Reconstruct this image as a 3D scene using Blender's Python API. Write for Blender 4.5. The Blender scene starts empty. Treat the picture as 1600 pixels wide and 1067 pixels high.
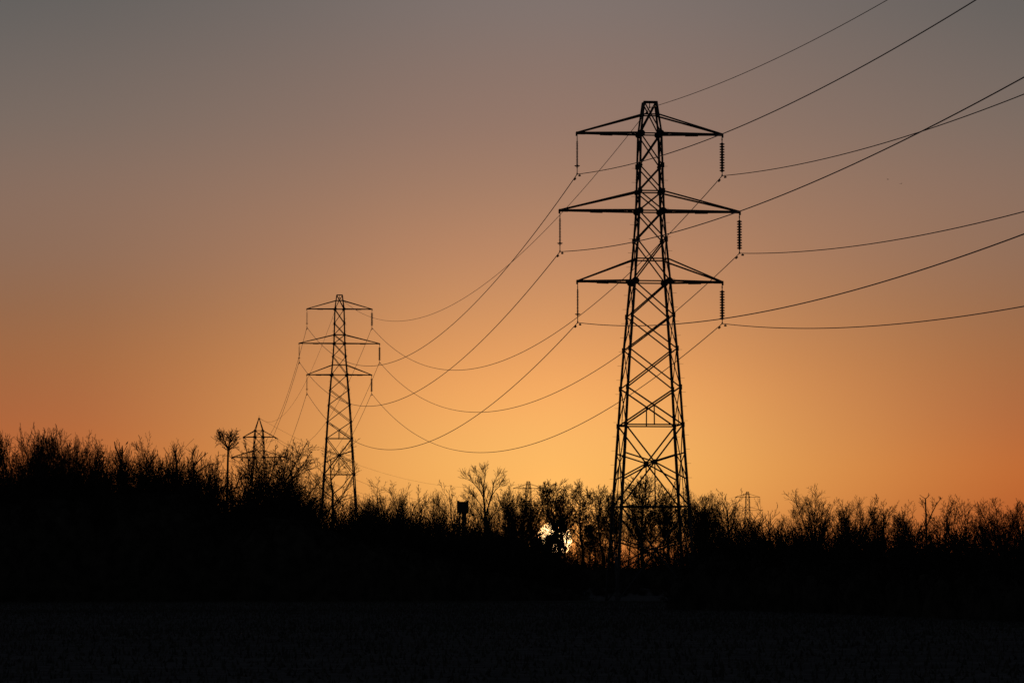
import bpy, math, random
import numpy as np
from mathutils import Vector, Matrix

sc = bpy.context.scene
col = sc.collection
PI = math.pi

# ------------------------------------------------------------------ camera
F = 5950.0                      # focal length in pixels of a 1600 px wide picture
HOR = 898.0                     # row of the true horizon
H = 1.95                        # eye height
PITCH = math.atan((HOR - 533.5) / F)
CP, SP = math.cos(PITCH), math.sin(PITCH)


def at(px, py, Y):
    """World point at depth Y seen at picture position px, py."""
    u = (px - 800) / F
    v = (533.5 - py) / F
    t = Y / (CP - v * SP)
    return Vector((u * t, Y, H + (SP + v * CP) * t))


cam_d = bpy.data.cameras.new('camera')
cam_d.sensor_width = 36.0
cam_d.lens = 36.0 * F / 1600.0
cam_d.clip_start = 0.5
cam_d.clip_end = 40000
cam = bpy.data.objects.new('camera', cam_d)
col.objects.link(cam)
cam.location = (0, 0, H)
cam.rotation_euler = (PI / 2 + PITCH, 0, 0)
sc.camera = cam

sc.view_settings.view_transform = 'Standard'
sc.view_settings.look = 'None'
sc.view_settings.exposure = 0
sc.view_settings.gamma = 1
sc.view_settings.use_curve_mapping = False

SUN_AZ = math.atan((866 - 800) / F)          # to the right of +Y
SUN_EL = math.radians(0.53)


def lin(c):
    out = []
    for x in c:
        x /= 255.0
        out.append(x / 12.92 if x <= 0.04045 else ((x + 0.055) / 1.055) ** 2.4)
    return out


# ------------------------------------------------------------------ sky
def el_of(y):
    return math.degrees(PITCH + math.atan((533.5 - y) / F))


ROW_SUN = [(898, (195, 92, 40)), (865, (230, 130, 60)), (810, (252, 178, 92)), (750, (255, 188, 99)), (690, (251, 184, 102)), (620, (248, 174, 100)),
           (550, (230, 159, 97)), (470, (207, 146, 98)), (400, (191, 137, 100)), (300, (167, 127, 102)), (200, (149, 119, 104)),
           (100, (138, 116, 106)), (0, (128, 115, 110))]
ROW_EDGE = [(898, (150, 66, 34)), (830, (178, 87, 40)), (740, (192, 105, 50)), (640, (172, 103, 63)), (560, (162, 105, 67)), (480, (151, 106, 76)),
            (400, (144, 109, 87)), (300, (138, 110, 94)), (200, (124, 107, 97)), (100, (113, 102, 96)), (0, (101, 96, 93))]
TOP_EL = 32.0


NISHITA = 0.015
NI_Y = [0, 300, 400, 500, 620, 740, 898]
NI_C = np.array([(.285, .127, .037), (.345, .137, .021), (.355, .135, .014), (.33, .115, .01), (.25, .08, .006), (.16, .06, .006), (.04, .01, 0)]) / .05


def ramp_table(rows, hi, k):
    # what the clear-air sky already gives is taken off the afterglow
    e = [el_of(y) for y, _ in rows] + [15.0, 32.0]
    cs = []
    for y, c in rows:
        n = np.array([np.interp(y, NI_Y, NI_C[:, j]) for j in range(3)]) * NISHITA * k
        cs.append(np.maximum(np.array(lin(c)) - n, .002))
    cs += [np.array(lin(c)) for c in hi]
    return np.array(e), np.array(cs)


def fill_ramp(node, xs, cols):
    cr = node.color_ramp
    cr.interpolation = 'B_SPLINE'
    els = cr.elements
    els[0].position = float(xs[0])
    els[1].position = float(xs[-1])
    for x in xs[1:-1]:
        els.new(float(x))
    for e, c in zip(els, cols):
        e.color = (float(c[0]), float(c[1]), float(c[2]), 1)


def build_world():
    w = bpy.data.worlds.new('World')
    sc.world = w
    w.use_nodes = True
    nt = w.node_tree
    nt.nodes.clear()
    N, L = nt.nodes, nt.links

    def math_n(op, a=None, b=None, clamp=False):
        n = N.new('ShaderNodeMath')
        n.operation = op
        n.use_clamp = clamp
        for i, v in enumerate((a, b)):
            if v is None:
                continue
            if isinstance(v, (int, float)):
                n.inputs[i].default_value = v
            else:
                L.new(v, n.inputs[i])
        return n.outputs[0]

    out = N.new('ShaderNodeOutputWorld')
    tc = N.new('ShaderNodeTexCoord')
    sep = N.new('ShaderNodeSeparateXYZ')
    L.new(tc.outputs['Generated'], sep.inputs[0])
    x, y, z = sep.outputs
    el = math_n('MULTIPLY', math_n('ARCSINE', z), 180 / PI)
    az = math_n('MULTIPLY', math_n('ARCTAN2', x, y), 180 / PI)
    daz = math_n('ABSOLUTE', math_n('SUBTRACT', az, math.degrees(SUN_AZ)))
    t_el = math_n('DIVIDE', el, TOP_EL, clamp=True)

    tt = np.concatenate([np.linspace(0, 9.6, 25), [11, 13, 16, 20, 26, 32]])
    ramps = []
    for rows, hi, k in ((ROW_SUN, [(88, 92, 104), (66, 74, 90)], 1.0), (ROW_EDGE, [(66, 70, 80), (52, 58, 72)], .8)):
        e, cs = ramp_table(rows, hi, k)
        cols = np.stack([np.interp(tt, e, cs[:, k]) for k in range(3)], 1)
        r = N.new('ShaderNodeValToRGB')
        L.new(t_el, r.inputs[0])
        fill_ramp(r, tt / TOP_EL, cols)
        ramps.append(r.outputs[0])
    fr = N.new('ShaderNodeValToRGB')
    fd = np.linspace(0, 10, 21)
    fv = np.interp(fd, [0, .7, 1.44, 2.4, 3.37, 4.29, 5.6, 6.9, 8.2, 10], [0, .03, .11, .26, .47, .62, .81, .95, 1, 1])
    L.new(math_n('DIVIDE', daz, 10.0, clamp=True), fr.inputs[0])
    fill_ramp(fr, fd / 10, np.stack([fv] * 3, 1))
    m1 = N.new('ShaderNodeMix')
    m1.data_type = 'RGBA'
    L.new(fr.outputs[0], m1.inputs[0])
    L.new(ramps[0], m1.inputs[6])
    L.new(ramps[1], m1.inputs[7])
    # away from the sunset the sky is dim blue grey
    mr = N.new('ShaderNodeMapRange')
    mr.interpolation_type = 'SMOOTHSTEP'
    mr.inputs[1].default_value = 8.5
    mr.inputs[2].default_value = 70
    L.new(daz, mr.inputs[0])
    m2 = N.new('ShaderNodeMix')
    m2.data_type = 'RGBA'
    L.new(mr.outputs[0], m2.inputs[0])
    L.new(m1.outputs[2], m2.inputs[6])
    m2.inputs[7].default_value = (*lin((44, 46, 53)), 1)
    # narrow aureole of forward-scattered light round the sun
    geo = N.new('ShaderNodeVectorMath')
    geo.operation = 'DISTANCE'
    L.new(tc.outputs['Generated'], geo.inputs[0])
    geo.inputs[1].default_value = (math.sin(SUN_AZ) * math.cos(SUN_EL), math.cos(SUN_AZ) * math.cos(SUN_EL), math.sin(SUN_EL))
    q = math_n('DIVIDE', geo.outputs['Value'], math.radians(.55))
    gl = math_n('POWER', math.e, math_n('MULTIPLY', math_n('MULTIPLY', q, q), -1.0))
    au = N.new('ShaderNodeMix')
    au.data_type = 'RGBA'
    au.blend_type = 'ADD'
    au.inputs[0].default_value = 1.0
    L.new(m2.outputs[2], au.inputs[6])
    sc_ = N.new('ShaderNodeVectorMath')
    sc_.operation = 'SCALE'
    sc_.inputs[0].default_value = (.75, .26, .05)
    L.new(gl, sc_.inputs['Scale'])
    L.new(sc_.outputs[0], au.inputs[7])
    bg = N.new('ShaderNodeBackground')
    L.new(au.outputs[2], bg.inputs[0])
    bg.inputs[1].default_value = 1.0
    # the clear atmosphere itself
    sky = N.new('ShaderNodeTexSky')
    sky.sky_type = 'NISHITA'
    sky.sun_disc = False
    sky.sun_elevation = SUN_EL
    sky.sun_rotation = SUN_AZ
    sky.dust_density = 4.0
    sky.air_density = 1.0
    sky.ozone_density = 1.0
    bg2 = N.new('ShaderNodeBackground')
    L.new(sky.outputs[0], bg2.inputs[0])
    bg2.inputs[1].default_value = NISHITA
    add = N.new('ShaderNodeAddShader')
    L.new(bg.outputs[0], add.inputs[0])
    L.new(bg2.outputs[0], add.inputs[1])
    L.new(add.outputs[0], out.inputs[0])


build_world()

sl = bpy.data.lights.new('sunlight', 'SUN')
sl.energy = 0.35
sl.angle = math.radians(0.53)
sl.color = (1.0, 0.55, 0.28)
so = bpy.data.objects.new('sunlight', sl)
col.objects.link(so)
sdir = Vector((math.sin(SUN_AZ) * math.cos(SUN_EL), math.cos(SUN_AZ) * math.cos(SUN_EL), math.sin(SUN_EL)))
so.rotation_euler = sdir.to_track_quat('Z', 'Y').to_euler()
so.location = (0, 0, 60)


# ------------------------------------------------------------------ materials
def material(name, c1, c2, scale=3.0, rough=0.85, metallic=0.0, bump=0.0, detail=5.0, spec=0.3):
    m = bpy.data.materials.new(name)
    m.use_nodes = True
    nt = m.node_tree
    b = nt.nodes['Principled BSDF']
    tc = nt.nodes.new('ShaderNodeTexCoord')
    nz = nt.nodes.new('ShaderNodeTexNoise')
    nz.inputs['Scale'].default_value = scale
    nz.inputs['Detail'].default_value = detail
    nt.links.new(tc.outputs['Object'], nz.inputs['Vector'])
    r = nt.nodes.new('ShaderNodeValToRGB')
    r.color_ramp.elements[0].position = 0.35
    r.color_ramp.elements[1].position = 0.68
    r.color_ramp.elements[0].color = (*c1, 1)
    r.color_ramp.elements[1].color = (*c2, 1)
    nt.links.new(nz.outputs[0], r.inputs[0])
    nt.links.new(r.outputs[0], b.inputs['Base Color'])
    b.inputs['Roughness'].default_value = rough
    b.inputs['Metallic'].default_value = metallic
    b.inputs['Specular IOR Level'].default_value = spec
    if bump:
        bp = nt.nodes.new('ShaderNodeBump')
        bp.inputs['Strength'].default_value = bump
        bp.inputs['Distance'].default_value = 0.1
        nt.links.new(nz.outputs[0], bp.inputs['Height'])
        nt.links.new(bp.outputs[0], b.inputs['Normal'])
    return m


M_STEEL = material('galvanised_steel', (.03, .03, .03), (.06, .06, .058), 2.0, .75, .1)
M_CABLE = material('aluminium_cable', (.08, .08, .08), (.14, .14, .14), 6.0, .6, .4)
M_DISC = material('brown_porcelain', (.05, .025, .018), (.08, .04, .03), 4.0, .35, 0)
M_POLY = material('grey_silicone_rubber', (.10, .10, .105), (.14, .14, .145), 4.0, .7, 0)
M_BARK = material('winter_bark', (.035, .028, .022), (.075, .06, .048), 2.5, .95, 0, spec=.1)
M_TWIG = material('winter_twigs', (.03, .022, .017), (.06, .045, .034), 2.0, .95, 0, spec=.1)
M_BUSH = material('bramble_thicket', (.022, .021, .017), (.055, .05, .038), 1.2, 1.0, 0, spec=.0)
M_IVY = material('ivy_leaves', (.015, .022, .010), (.035, .05, .02), 3.0, .8, 0, spec=.1)
M_WOOD = material('weathered_boards', (.05, .04, .03), (.10, .08, .06), 5.0, .9, 0, spec=.1)
M_BIRD = material('black_plumage', (.010, .010, .012), (.02, .02, .024), 9.0, .6, 0)
M_GRASS = material('dull_grass', (.042, .042, .034), (.082, .08, .066), .6, .95, 0, spec=.05)


def field_material():
    m = bpy.data.materials.new('field_soil_and_grass')
    m.use_nodes = True
    nt = m.node_tree
    b = nt.nodes['Principled BSDF']
    tc = nt.nodes.new('ShaderNodeTexCoord')
    n1 = nt.nodes.new('ShaderNodeTexNoise')
    n1.inputs['Scale'].default_value = 0.12
    n1.inputs['Detail'].default_value = 8
    n2 = nt.nodes.new('ShaderNodeTexNoise')
    n2.inputs['Scale'].default_value = 1.8
    n2.inputs['Detail'].default_value = 6
    mp = nt.nodes.new('ShaderNodeMapping')            # faint drill rows across the field
    mp.inputs['Scale'].default_value = (.35, 5.0, 1)
    nt.links.new(tc.outputs['Object'], mp.inputs['Vector'])
    nt.links.new(mp.outputs[0], n1.inputs['Vector'])
    nt.links.new(tc.outputs['Object'], n2.inputs['Vector'])
    mx = nt.nodes.new('ShaderNodeMix')
    mx.data_type = 'FLOAT'
    mx.inputs[0].default_value = .6
    nt.links.new(n1.outputs[0], mx.inputs[2])
    nt.links.new(n2.outputs[0], mx.inputs[3])
    r = nt.nodes.new('ShaderNodeValToRGB')
    r.color_ramp.elements[0].position = .36
    r.color_ramp.elements[0].color = (.032, .0315, .030, 1)
    r.color_ramp.elements[1].position = .64
    r.color_ramp.elements[1].color = (.092, .09, .086, 1)
    nt.links.new(mx.outputs[0], r.inputs[0])
    nt.links.new(r.outputs[0], b.inputs['Base Color'])
    b.inputs['Roughness'].default_value = 1.0
    b.inputs['Specular IOR Level'].default_value = 0.0
    bp = nt.nodes.new('ShaderNodeBump')
    bp.inputs['Strength'].default_value = .8
    bp.inputs['Distance'].default_value = .12
    nt.links.new(n2.outputs[0], bp.inputs['Height'])
    nt.links.new(bp.outputs[0], b.inputs['Normal'])
    return m


M_FIELD = field_material()


def emission(name, c, s):
    m = bpy.data.materials.new(name)
    m.use_nodes = True
    nt = m.node_tree
    nt.nodes.clear()
    e = nt.nodes.new('ShaderNodeEmission')
    lw = nt.nodes.new('ShaderNodeLayerWeight')
    lw.inputs[0].default_value = .4
    r = nt.nodes.new('ShaderNodeValToRGB')           # limb darkening of the real sun
    r.color_ramp.elements[0].color = (*c, 1)
    r.color_ramp.elements[1].color = (c[0] * .42, c[1] * .30, c[2] * .18, 1)
    nt.links.new(lw.outputs['Facing'], r.inputs[0])
    nt.links.new(r.outputs[0], e.inputs[0])
    e.inputs[1].default_value = s
    o = nt.nodes.new('ShaderNodeOutputMaterial')
    nt.links.new(e.outputs[0], o.inputs[0])
    return m


# ------------------------------------------------------------------ object helpers
def link(o, parent=None):
    col.objects.link(o)
    if parent is not None:
        o.parent = parent
    return o


def tag(o, label=None, cat=None, group=None, kind=None):
    if label:
        o['label'] = label
    if cat:
        o['category'] = cat
    if group:
        o['group'] = group
    if kind:
        o['kind'] = kind
    return o


def empty(name, loc, rz=0.0):
    o = bpy.data.objects.new(name, None)
    o.empty_display_size = 1
    o.location = loc
    o.rotation_euler = (0, 0, rz)
    return link(o)


class MB:
    """Collects shapes and turns them into one mesh object."""

    def __init__(self):
        self.v, self.f = [], []

    def add(self, vs, fs):
        b = len(self.v)
        self.v += [tuple(p) for p in vs]
        self.f += [tuple(b + i for i in f) for f in fs]

    def angle(self, p, q, w, ref, t=None):
        """L-section steel angle of flange w from p to q, heel on the side of ref."""
        p, q, ref = Vector(p), Vector(q), Vector(ref)
        d = (q - p).normalized()
        a = ref - d * ref.dot(d)
        if a.length < 1e-5:
            a = Vector((1, 0, 0)) - d * d.x
        a.normalize()
        b = d.cross(a)
        u = (a + b).normalized()
        v = (a - b).normalized()
        t = t or w * .14
        prof = [(0, 0), (w, 0), (w, t), (t, t), (t, w), (0, w)]
        o = (u + v) * (w * .35)
        n = len(prof)
        vs = [e + o - u * x - v * y for e in (p, q) for x, y in prof]
        fs = [(i, (i + 1) % n, n + (i + 1) % n, n + i) for i in range(n)] + [tuple(range(n))[::-1], tuple(range(n, 2 * n))]
        self.add(vs, fs)

    def tube(self, pts, rs, n=6, caps=True):
        pts = [Vector(p) for p in pts]
        if isinstance(rs, (int, float)):
            rs = [rs] * len(pts)
        d0 = (pts[1] - pts[0]).normalized()
        a = d0.orthogonal().normalized()
        vs = []
        for i, p in enumerate(pts):
            d = (pts[min(i + 1, len(pts) - 1)] - pts[max(i - 1, 0)]).normalized()
            a = (a - d * a.dot(d)).normalized()
            b = d.cross(a)
            for k in range(n):
                an = 2 * PI * k / n
                vs.append(p + (a * math.cos(an) + b * math.sin(an)) * rs[i])
        fs = []
        for i in range(len(pts) - 1):
            for k in range(n):
                k2 = (k + 1) % n
                fs.append((i * n + k, i * n + k2, (i + 1) * n + k2, (i + 1) * n + k))
        if caps:
            fs += [tuple(range(n))[::-1], tuple(range((len(pts) - 1) * n, len(pts) * n))]
        self.add(vs, fs)

    def lathe(self, prof, cx=0, cy=0, n=12):
        """prof: (radius, z) from the top down, around the vertical through cx, cy."""
        vs = [(cx + r * math.cos(2 * PI * k / n), cy + r * math.sin(2 * PI * k / n), z) for r, z in prof for k in range(n)]
        fs = [(i * n + k, (i + 1) * n + k, (i + 1) * n + (k + 1) % n, i * n + (k + 1) % n) for i in range(len(prof) - 1) for k in range(n)]
        fs += [tuple(range(n)), tuple(range((len(prof) - 1) * n, len(prof) * n))[::-1]]
        self.add(vs, fs)

    def box(self, c, ax, ay, az):
        c, ax, ay, az = Vector(c), Vector(ax), Vector(ay), Vector(az)
        vs = [c + ax * i + ay * j + az * k for k in (-1, 1) for j in (-1, 1) for i in (-1, 1)]
        self.add(vs, [(0, 2, 3, 1), (4, 5, 7, 6), (0, 1, 5, 4), (2, 6, 7, 3), (0, 4, 6, 2), (1, 3, 7, 5)])

    def plate(self, c, u, n, r, th=.02, sides=8, squash=1.0):
        """Octagonal gusset plate in the plane spanned by u and n x u."""
        c, u, n = Vector(c), Vector(u).normalized(), Vector(n).normalized()
        w = n.cross(u)
        vs = []
        for s in (-1, 1):
            for k in range(sides):
                an = 2 * PI * (k + .5) / sides
                vs.append(c + n * (s * th / 2) + u * (r * math.cos(an)) + w * (r * squash * math.sin(an)))
        fs = [(k, (k + 1) % sides, sides + (k + 1) % sides, sides + k) for k in range(sides)]
        fs += [tuple(range(sides))[::-1], tuple(range(sides, 2 * sides))]
        self.add(vs, fs)

    def mesh(self, name, mat, smooth=False):
        me = bpy.data.meshes.new(name)
        me.from_pydata(self.v, [], self.f)
        me.materials.append(mat)
        if smooth:
            me.polygons.foreach_set('use_smooth', [True] * len(me.polygons))
        me.update()
        return me

    def build(self, name, mat, parent=None, smooth=False):
        return link(bpy.data.objects.new(name, self.mesh(name, mat, smooth)), parent)


def copy_tree(o, parent=None):
    c = o.copy()
    col.objects.link(c)
    if parent is not None:
        c.parent = parent
    for ch in list(o.children):
        copy_tree(ch, c)
    return c


# ------------------------------------------------------------------ terrain
def sstep(a, b, x):
    t = min(1, max(0, (x - a) / (b - a)))
    return t * t * (3 - 2 * t)


def ground_z(x, y):
    hill = 8.6 * (1 - sstep(-27, 6, x)) * sstep(430, 620, y) * (1 - sstep(1100, 1400, y))
    hill *= 1 - sstep(150, 500, -x)
    far = -3.0 * sstep(1050, 1330, y) * (1 - sstep(1450, 1650, y)) + 1.0 * sstep(1650, 1740, y) * (1 - sstep(1800, 2300, y))
    roll = .05 * math.sin(x * .11 + 1) * math.sin(y * .06) + .04 * math.sin(x * .05 - y * .09)
    return hill + far + roll * sstep(30, 80, abs(y)) * (1 - sstep(2500, 3000, y))


def build_field():
    xs = sorted(set([-12000, -6000, -3000, -1500, -800, -500, -350, -250] + list(range(-200, 201, 4)) + [250, 350, 500, 800, 1500, 3000, 6000, 12000]))
    ys = sorted(set([-3000, -1000, -400, -150] + list(range(-60, 400, 5)) + list(range(400, 1900, 25)) + [2000, 2300, 2600, 3000, 4000, 6000, 9000, 14000, 20000]))
    vs = [(x, y, ground_z(x, y)) for y in ys for x in xs]
    n = len(xs)
    fs = [(j * n + i, j * n + i + 1, (j + 1) * n + i + 1, (j + 1) * n + i) for j in range(len(ys) - 1) for i in range(n - 1)]
    m = MB()
    m.v, m.f = vs, fs
    o = m.build('field', M_FIELD, smooth=True)
    tag(o, kind='structure')


build_field()

# ------------------------------------------------------------------ pylons
ARMS = [(5.7, 36.4, 37.9), (7.05, 30.35, 31.9), (5.67, 24.85, 26.6)]     # half length, tip height, top chord height
HW = [(-6, 3.48), (0, 3.1), (7.4, 2.64), (13.7, 2.23), (16.6, 2.06), (19.6, 1.84), (22.2, 1.62), (24.85, 1.40), (26.6, 1.25), (28.1, 1.12),
      (30.35, .98), (31.9, .94), (33.9, .89), (36.4, .83), (37.9, .66), (38.9, .50)]
INS = 3.2


def hw(z, tab=HW):
    return float(np.interp(z, [a for a, _ in tab], [b for _, b in tab]))


def corner(sx, sy, z, tab=HW):
    h = hw(z, tab)
    return Vector((sx * h, sy * h, z))


FACES = [(((-1, -1), (1, -1)), (0, -1, 0)), (((1, -1), (1, 1)), (1, 0, 0)), (((1, 1), (-1, 1)), (0, 1, 0)), (((-1, 1), (-1, -1)), (-1, 0, 0))]


def tower_body(root, tab, nodes, horizontals, hanger_panels, redundant_panels, gusset_levels, base, leg_w, top_bar=True):
    zs = [z for z, _ in tab]
    top = zs[-1]
    for sx in (-1, 1):
        for sy in (-1, 1):
            m = MB()
            lv = sorted(set([base - .4] + [z for z in nodes if z > base] + [base]))
            for a, b in zip(lv, lv[1:]):
                w = leg_w * (1.0 if a < 13 else .9 if a < 24 else .78 if a < 36 else .7)
                m.angle(corner(sx, sy, a, tab), corner(sx, sy, b + .02, tab), w, (sx, sy, 0))
            z = base + 3.0
            k = 0
            while z < top - 4:                       # climbing bolts
                p = corner(sx, sy, z, tab)
                d = Vector((sx, 0, 0)) if k % 2 == 0 else Vector((0, sy, 0))
                m.tube([p, p + d * .38], .014, 4)
                z += .55
                k += 1
            for z in nodes:                          # splice plates on the corner
                if z <= base or z > top - 1.5:
                    continue
                p = corner(sx, sy, z, tab)
                m.box(p + Vector((sx * .02, sy * .02, 0)), Vector((sx, sy, 0)).normalized() * .07, Vector((-sy, sx, 0)).normalized() * .09, (0, 0, .2))
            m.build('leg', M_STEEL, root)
    for (c1, c2), nrm in FACES:
        m = MB()
        n = Vector(nrm)
        inn = -n * .05
        for a, b in zip(nodes, nodes[1:]):
            w = .088 if a < 14 else .076
            p1, p2 = corner(*c1, a, tab), corner(*c2, a, tab)
            q1, q2 = corner(*c1, b, tab), corner(*c2, b, tab)
            m.angle(p1, q2, w, n)
            m.angle(p2 + inn, q1 + inn, w, n)
            wa, wb = (p2 - p1).length, (q2 - q1).length
            x = p1.lerp(q2, wa / (wa + wb))
            if (a, b) in hanger_panels:
                bot = (p1 + p2) / 2
                m.angle(x, bot, .07, n)
            if (a, b) in redundant_panels:
                for c, tp in ((c1, 0), (c2, 1)):
                    for f in (.33, .66):
                        m.angle(x + inn * .5, corner(*c, a + (b - a) * f, tab), .08, n)
                m.plate(x + n * .02, (0, 0, 1), n, .22)
        for z in horizontals:
            if z < base:
                continue
            m.angle(corner(*c1, z, tab) + inn, corner(*c2, z, tab) + inn, .075, n)
        for z, r in gusset_levels:
            for c, o in ((c1, c2), (c2, c1)):
                u = (corner(*o, z, tab) - corner(*c, z, tab)).normalized()
                m.plate(corner(*c, z, tab) + u * (r * .25) + n * .012, u, n, r, sides=8, squash=.95)
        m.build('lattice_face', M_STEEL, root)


def cross_arm(root, s, L, zt, ztop, tab, w=.16):
    m = MB()
    tipw = .13
    for sy in (-1, 1):
        a = corner(s, sy, zt, tab)
        tip = Vector((s * L, sy * tipw, zt))
        m.angle(a, tip, w, (0, sy, -1))
        b = corner(s, sy, ztop, tab)
        m.angle(b, tip + Vector((0, 0, .07)), w * .78, (0, sy, 1))
        # stiffener plates under the bottom chord
        c = a.lerp(tip, .52)
        d = (tip - a).normalized()
        m.box(c + Vector((0, 0, -.05)), d * .5, (0, .03, 0), (0, 0, .05))
    n = 5
    for i in range(1, n + 1):                       # plan bracing of the bottom chords
        f0, f1 = (i - 1) / n, i / n
        sy = 1 if i % 2 else -1
        a0 = corner(s, sy, zt, tab).lerp(Vector((s * L, sy * tipw, zt)), f0)
        a1 = corner(s, -sy, zt, tab).lerp(Vector((s * L, -sy * tipw, zt)), f1)
        m.angle(a0 + Vector((0, 0, .03)), a1 + Vector((0, 0, .03)), .07, (0, 0, 1))
    m.box((s * (L - .28), 0, zt + .02), (.36, 0, 0), (0, .17, 0), (0, 0, .10))
    m.box((s * (L + .04), 0, zt - .08), (.07, 0, 0), (0, .05, 0), (0, 0, .14))
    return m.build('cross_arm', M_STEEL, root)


def insulator_disc_string(root, x, zt):
    m = MB()
    m.tube([(x, 0, zt - .12), (x, 0, zt - .62)], .035, 6)
    m.box((x, 0, zt - .36), (.05, 0, 0), (0, .02, 0), (0, 0, .06))
    z = zt - .62
    for i in range(11):
        m.lathe([(.085, z), (.095, z - .04), (.185, z - .06), (.205, z - .095), (.185, z - .14), (.09, z - .15), (.085, z - .208)], x, 0, 14)
        z -= .208
    m.tube([(x, 0, z + .01), (x, 0, zt - INS + .05)], .03, 6)
    o = m.build('insulator', M_DISC, root)
    c = MB()
    c.tube([(x, -.22, zt - INS - .03), (x, 0, zt - INS + .03), (x, .22, zt - INS - .03)], [.03, .07, .03], 8)
    c.tube([(x, 0, zt - INS + .02), (x, 0, zt - INS + .14)], .04, 6)
    c.build('clamp', M_STEEL, o)
    o['label'] = 'stout string of wide dark discs'
    return o


def insulator_rod(root, x, zt):
    m = MB()
    m.tube([(x, 0, zt - .12), (x, 0, zt - .40)], .03, 6)
    m.box((x, 0, zt - .5), (.03, 0, 0), (0, .03, 0), (0, 0, .13))
    top, bot = zt - .66, zt - 2.62
    prof = [(.05, top + .05)]
    z = top
    k = 0
    while z > bot:
        r = .095 if k % 2 else .075
        prof += [(.045, z), (r, z - .03), (r, z - .045), (.045, z - .055)]
        z -= .105
        k += 1
    prof += [(.045, bot - .03), (.045, bot - .12)]
    m.lathe(prof, x, 0, 10)
    m.tube([(x, 0, bot - .1), (x, 0, zt - INS + .05)], .032, 6)
    o = m.build('insulator', M_POLY, root)
    r = MB()
    z = bot + .08
    r.tube([(x + .20 * math.cos(t), .20 * math.sin(t), z) for t in np.linspace(0, 2 * PI, 17)], .022, 6, False)
    for s in (-1, 1):
        r.tube([(x + s * .2, 0, z), (x, 0, z - .14)], .016, 5)
    r.build('arcing_ring', M_STEEL, o)
    c = MB()
    c.tube([(x, -.22, zt - INS - .03), (x, 0, zt - INS + .03), (x, .22, zt - INS - .03)], [.03, .07, .03], 8)
    c.tube([(x, 0, zt - INS + .02), (x, 0, zt - INS + .14)], .04, 6)
    c.build('clamp', M_STEEL, o)
    o['label'] = 'slim ribbed rod with a ring near its lower end'
    return o


def suspension_pylon(loc, rz, ext=0.0):
    root = empty('electricity_pylon', loc, rz)
    base = -ext
    nodes = [base, 7.4, 13.7, 16.6, 19.6, 22.2, 24.85, 28.1, 30.35, 31.9, 33.9, 36.4, 38.9]
    tower_body(root, HW, nodes, [7.4, 13.7, 24.85, 26.6, 30.35, 31.9, 36.4, 37.9, 38.9], {(7.4, 13.7), (13.7, 16.6)}, {(base, 7.4), (7.4, 13.7)},
               [(24.85, .31), (30.35, .29), (36.4, .29), (31.9, .2), (28.1, .17), (33.9, .17)], base, .21)
    for L, zt, ztop in ARMS:
        for s in (-1, 1):
            cross_arm(root, s, L, zt, ztop, HW, .155)
            (insulator_rod if s < 0 else insulator_disc_string)(root, s * L, zt)
    m = MB()
    m.box((0, 0, 38.86), (.5, 0, 0), (0, .06, 0), (0, 0, .06))
    m.tube([(0, 0, 38.82), (0, 0, 38.5)], .035, 6)
    m.tube([(0, -.2, 38.46), (0, 0, 38.5), (0, .2, 38.46)], [.03, .075, .03], 8)
    m.build('earth_wire_hanger', M_STEEL, root)
    return root


GP = 'lattice pylons of the same power line'
A1 = .104
T1 = Vector((10.735, 295.31, -.18))
T2 = Vector((-30.28, 666.8, 12.07))
p1 = suspension_pylon(T1, A1)
tag(p1, 'tall steel lattice pylon standing nearest, biggest of the pylons, its feet in the field', 'pylon', GP)
p2 = suspension_pylon(T2, .09, ext=12.07 - ground_z(T2.x, T2.y))
tag(p2, 'second steel lattice pylon, half as tall, with its feet hidden in bare trees', 'pylon', GP)

D45 = math.atan2(102, 356)
T4p, T5p = at(825.5, 752, 1384), at(1168, 768, 1740)
T4 = Vector((T4p.x, 1384, T4p.z - 38.9))
T5 = Vector((T5p.x, 1740, T5p.z - 38.9))
p4 = copy_tree(p1)
p4.location = T4
p4.rotation_euler = (0, 0, -.25)
tag(p4, 'tiny far pylon top showing between treetops just above the setting sun', 'pylon', GP)
p5 = copy_tree(p1)
p5.location = T5
p5.rotation_euler = (0, 0, -.27)
tag(p5, 'farthest tiny pylon, two arm levels above the trees right of the tall pylon', 'pylon', GP)

# angle pylon with the pointed peak
T3c = at(404.5, 714.6, 1050)
G3 = ground_z(T3c.x, 1050)
Z2 = T3c.z - G3                                  # height of its middle arm above the ground
T3 = Vector((T3c.x, 1050, G3))
A3 = -.06
TAB3 = [(0, 3.9), (9, 2.9), (Z2 - 5.6, 1.95), (Z2, 1.5), (Z2 + 1.9, 1.42), (Z2 + 5.6, 1.22), (Z2 + 7.4, 1.12), (Z2 + 10.75, .10)]
ARMS3 = [(4.4, Z2 + 5.6, Z2 + 7.4), (7.6, Z2, Z2 + 1.9), (5.2, Z2 - 5.6, Z2 - 3.6)]


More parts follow.
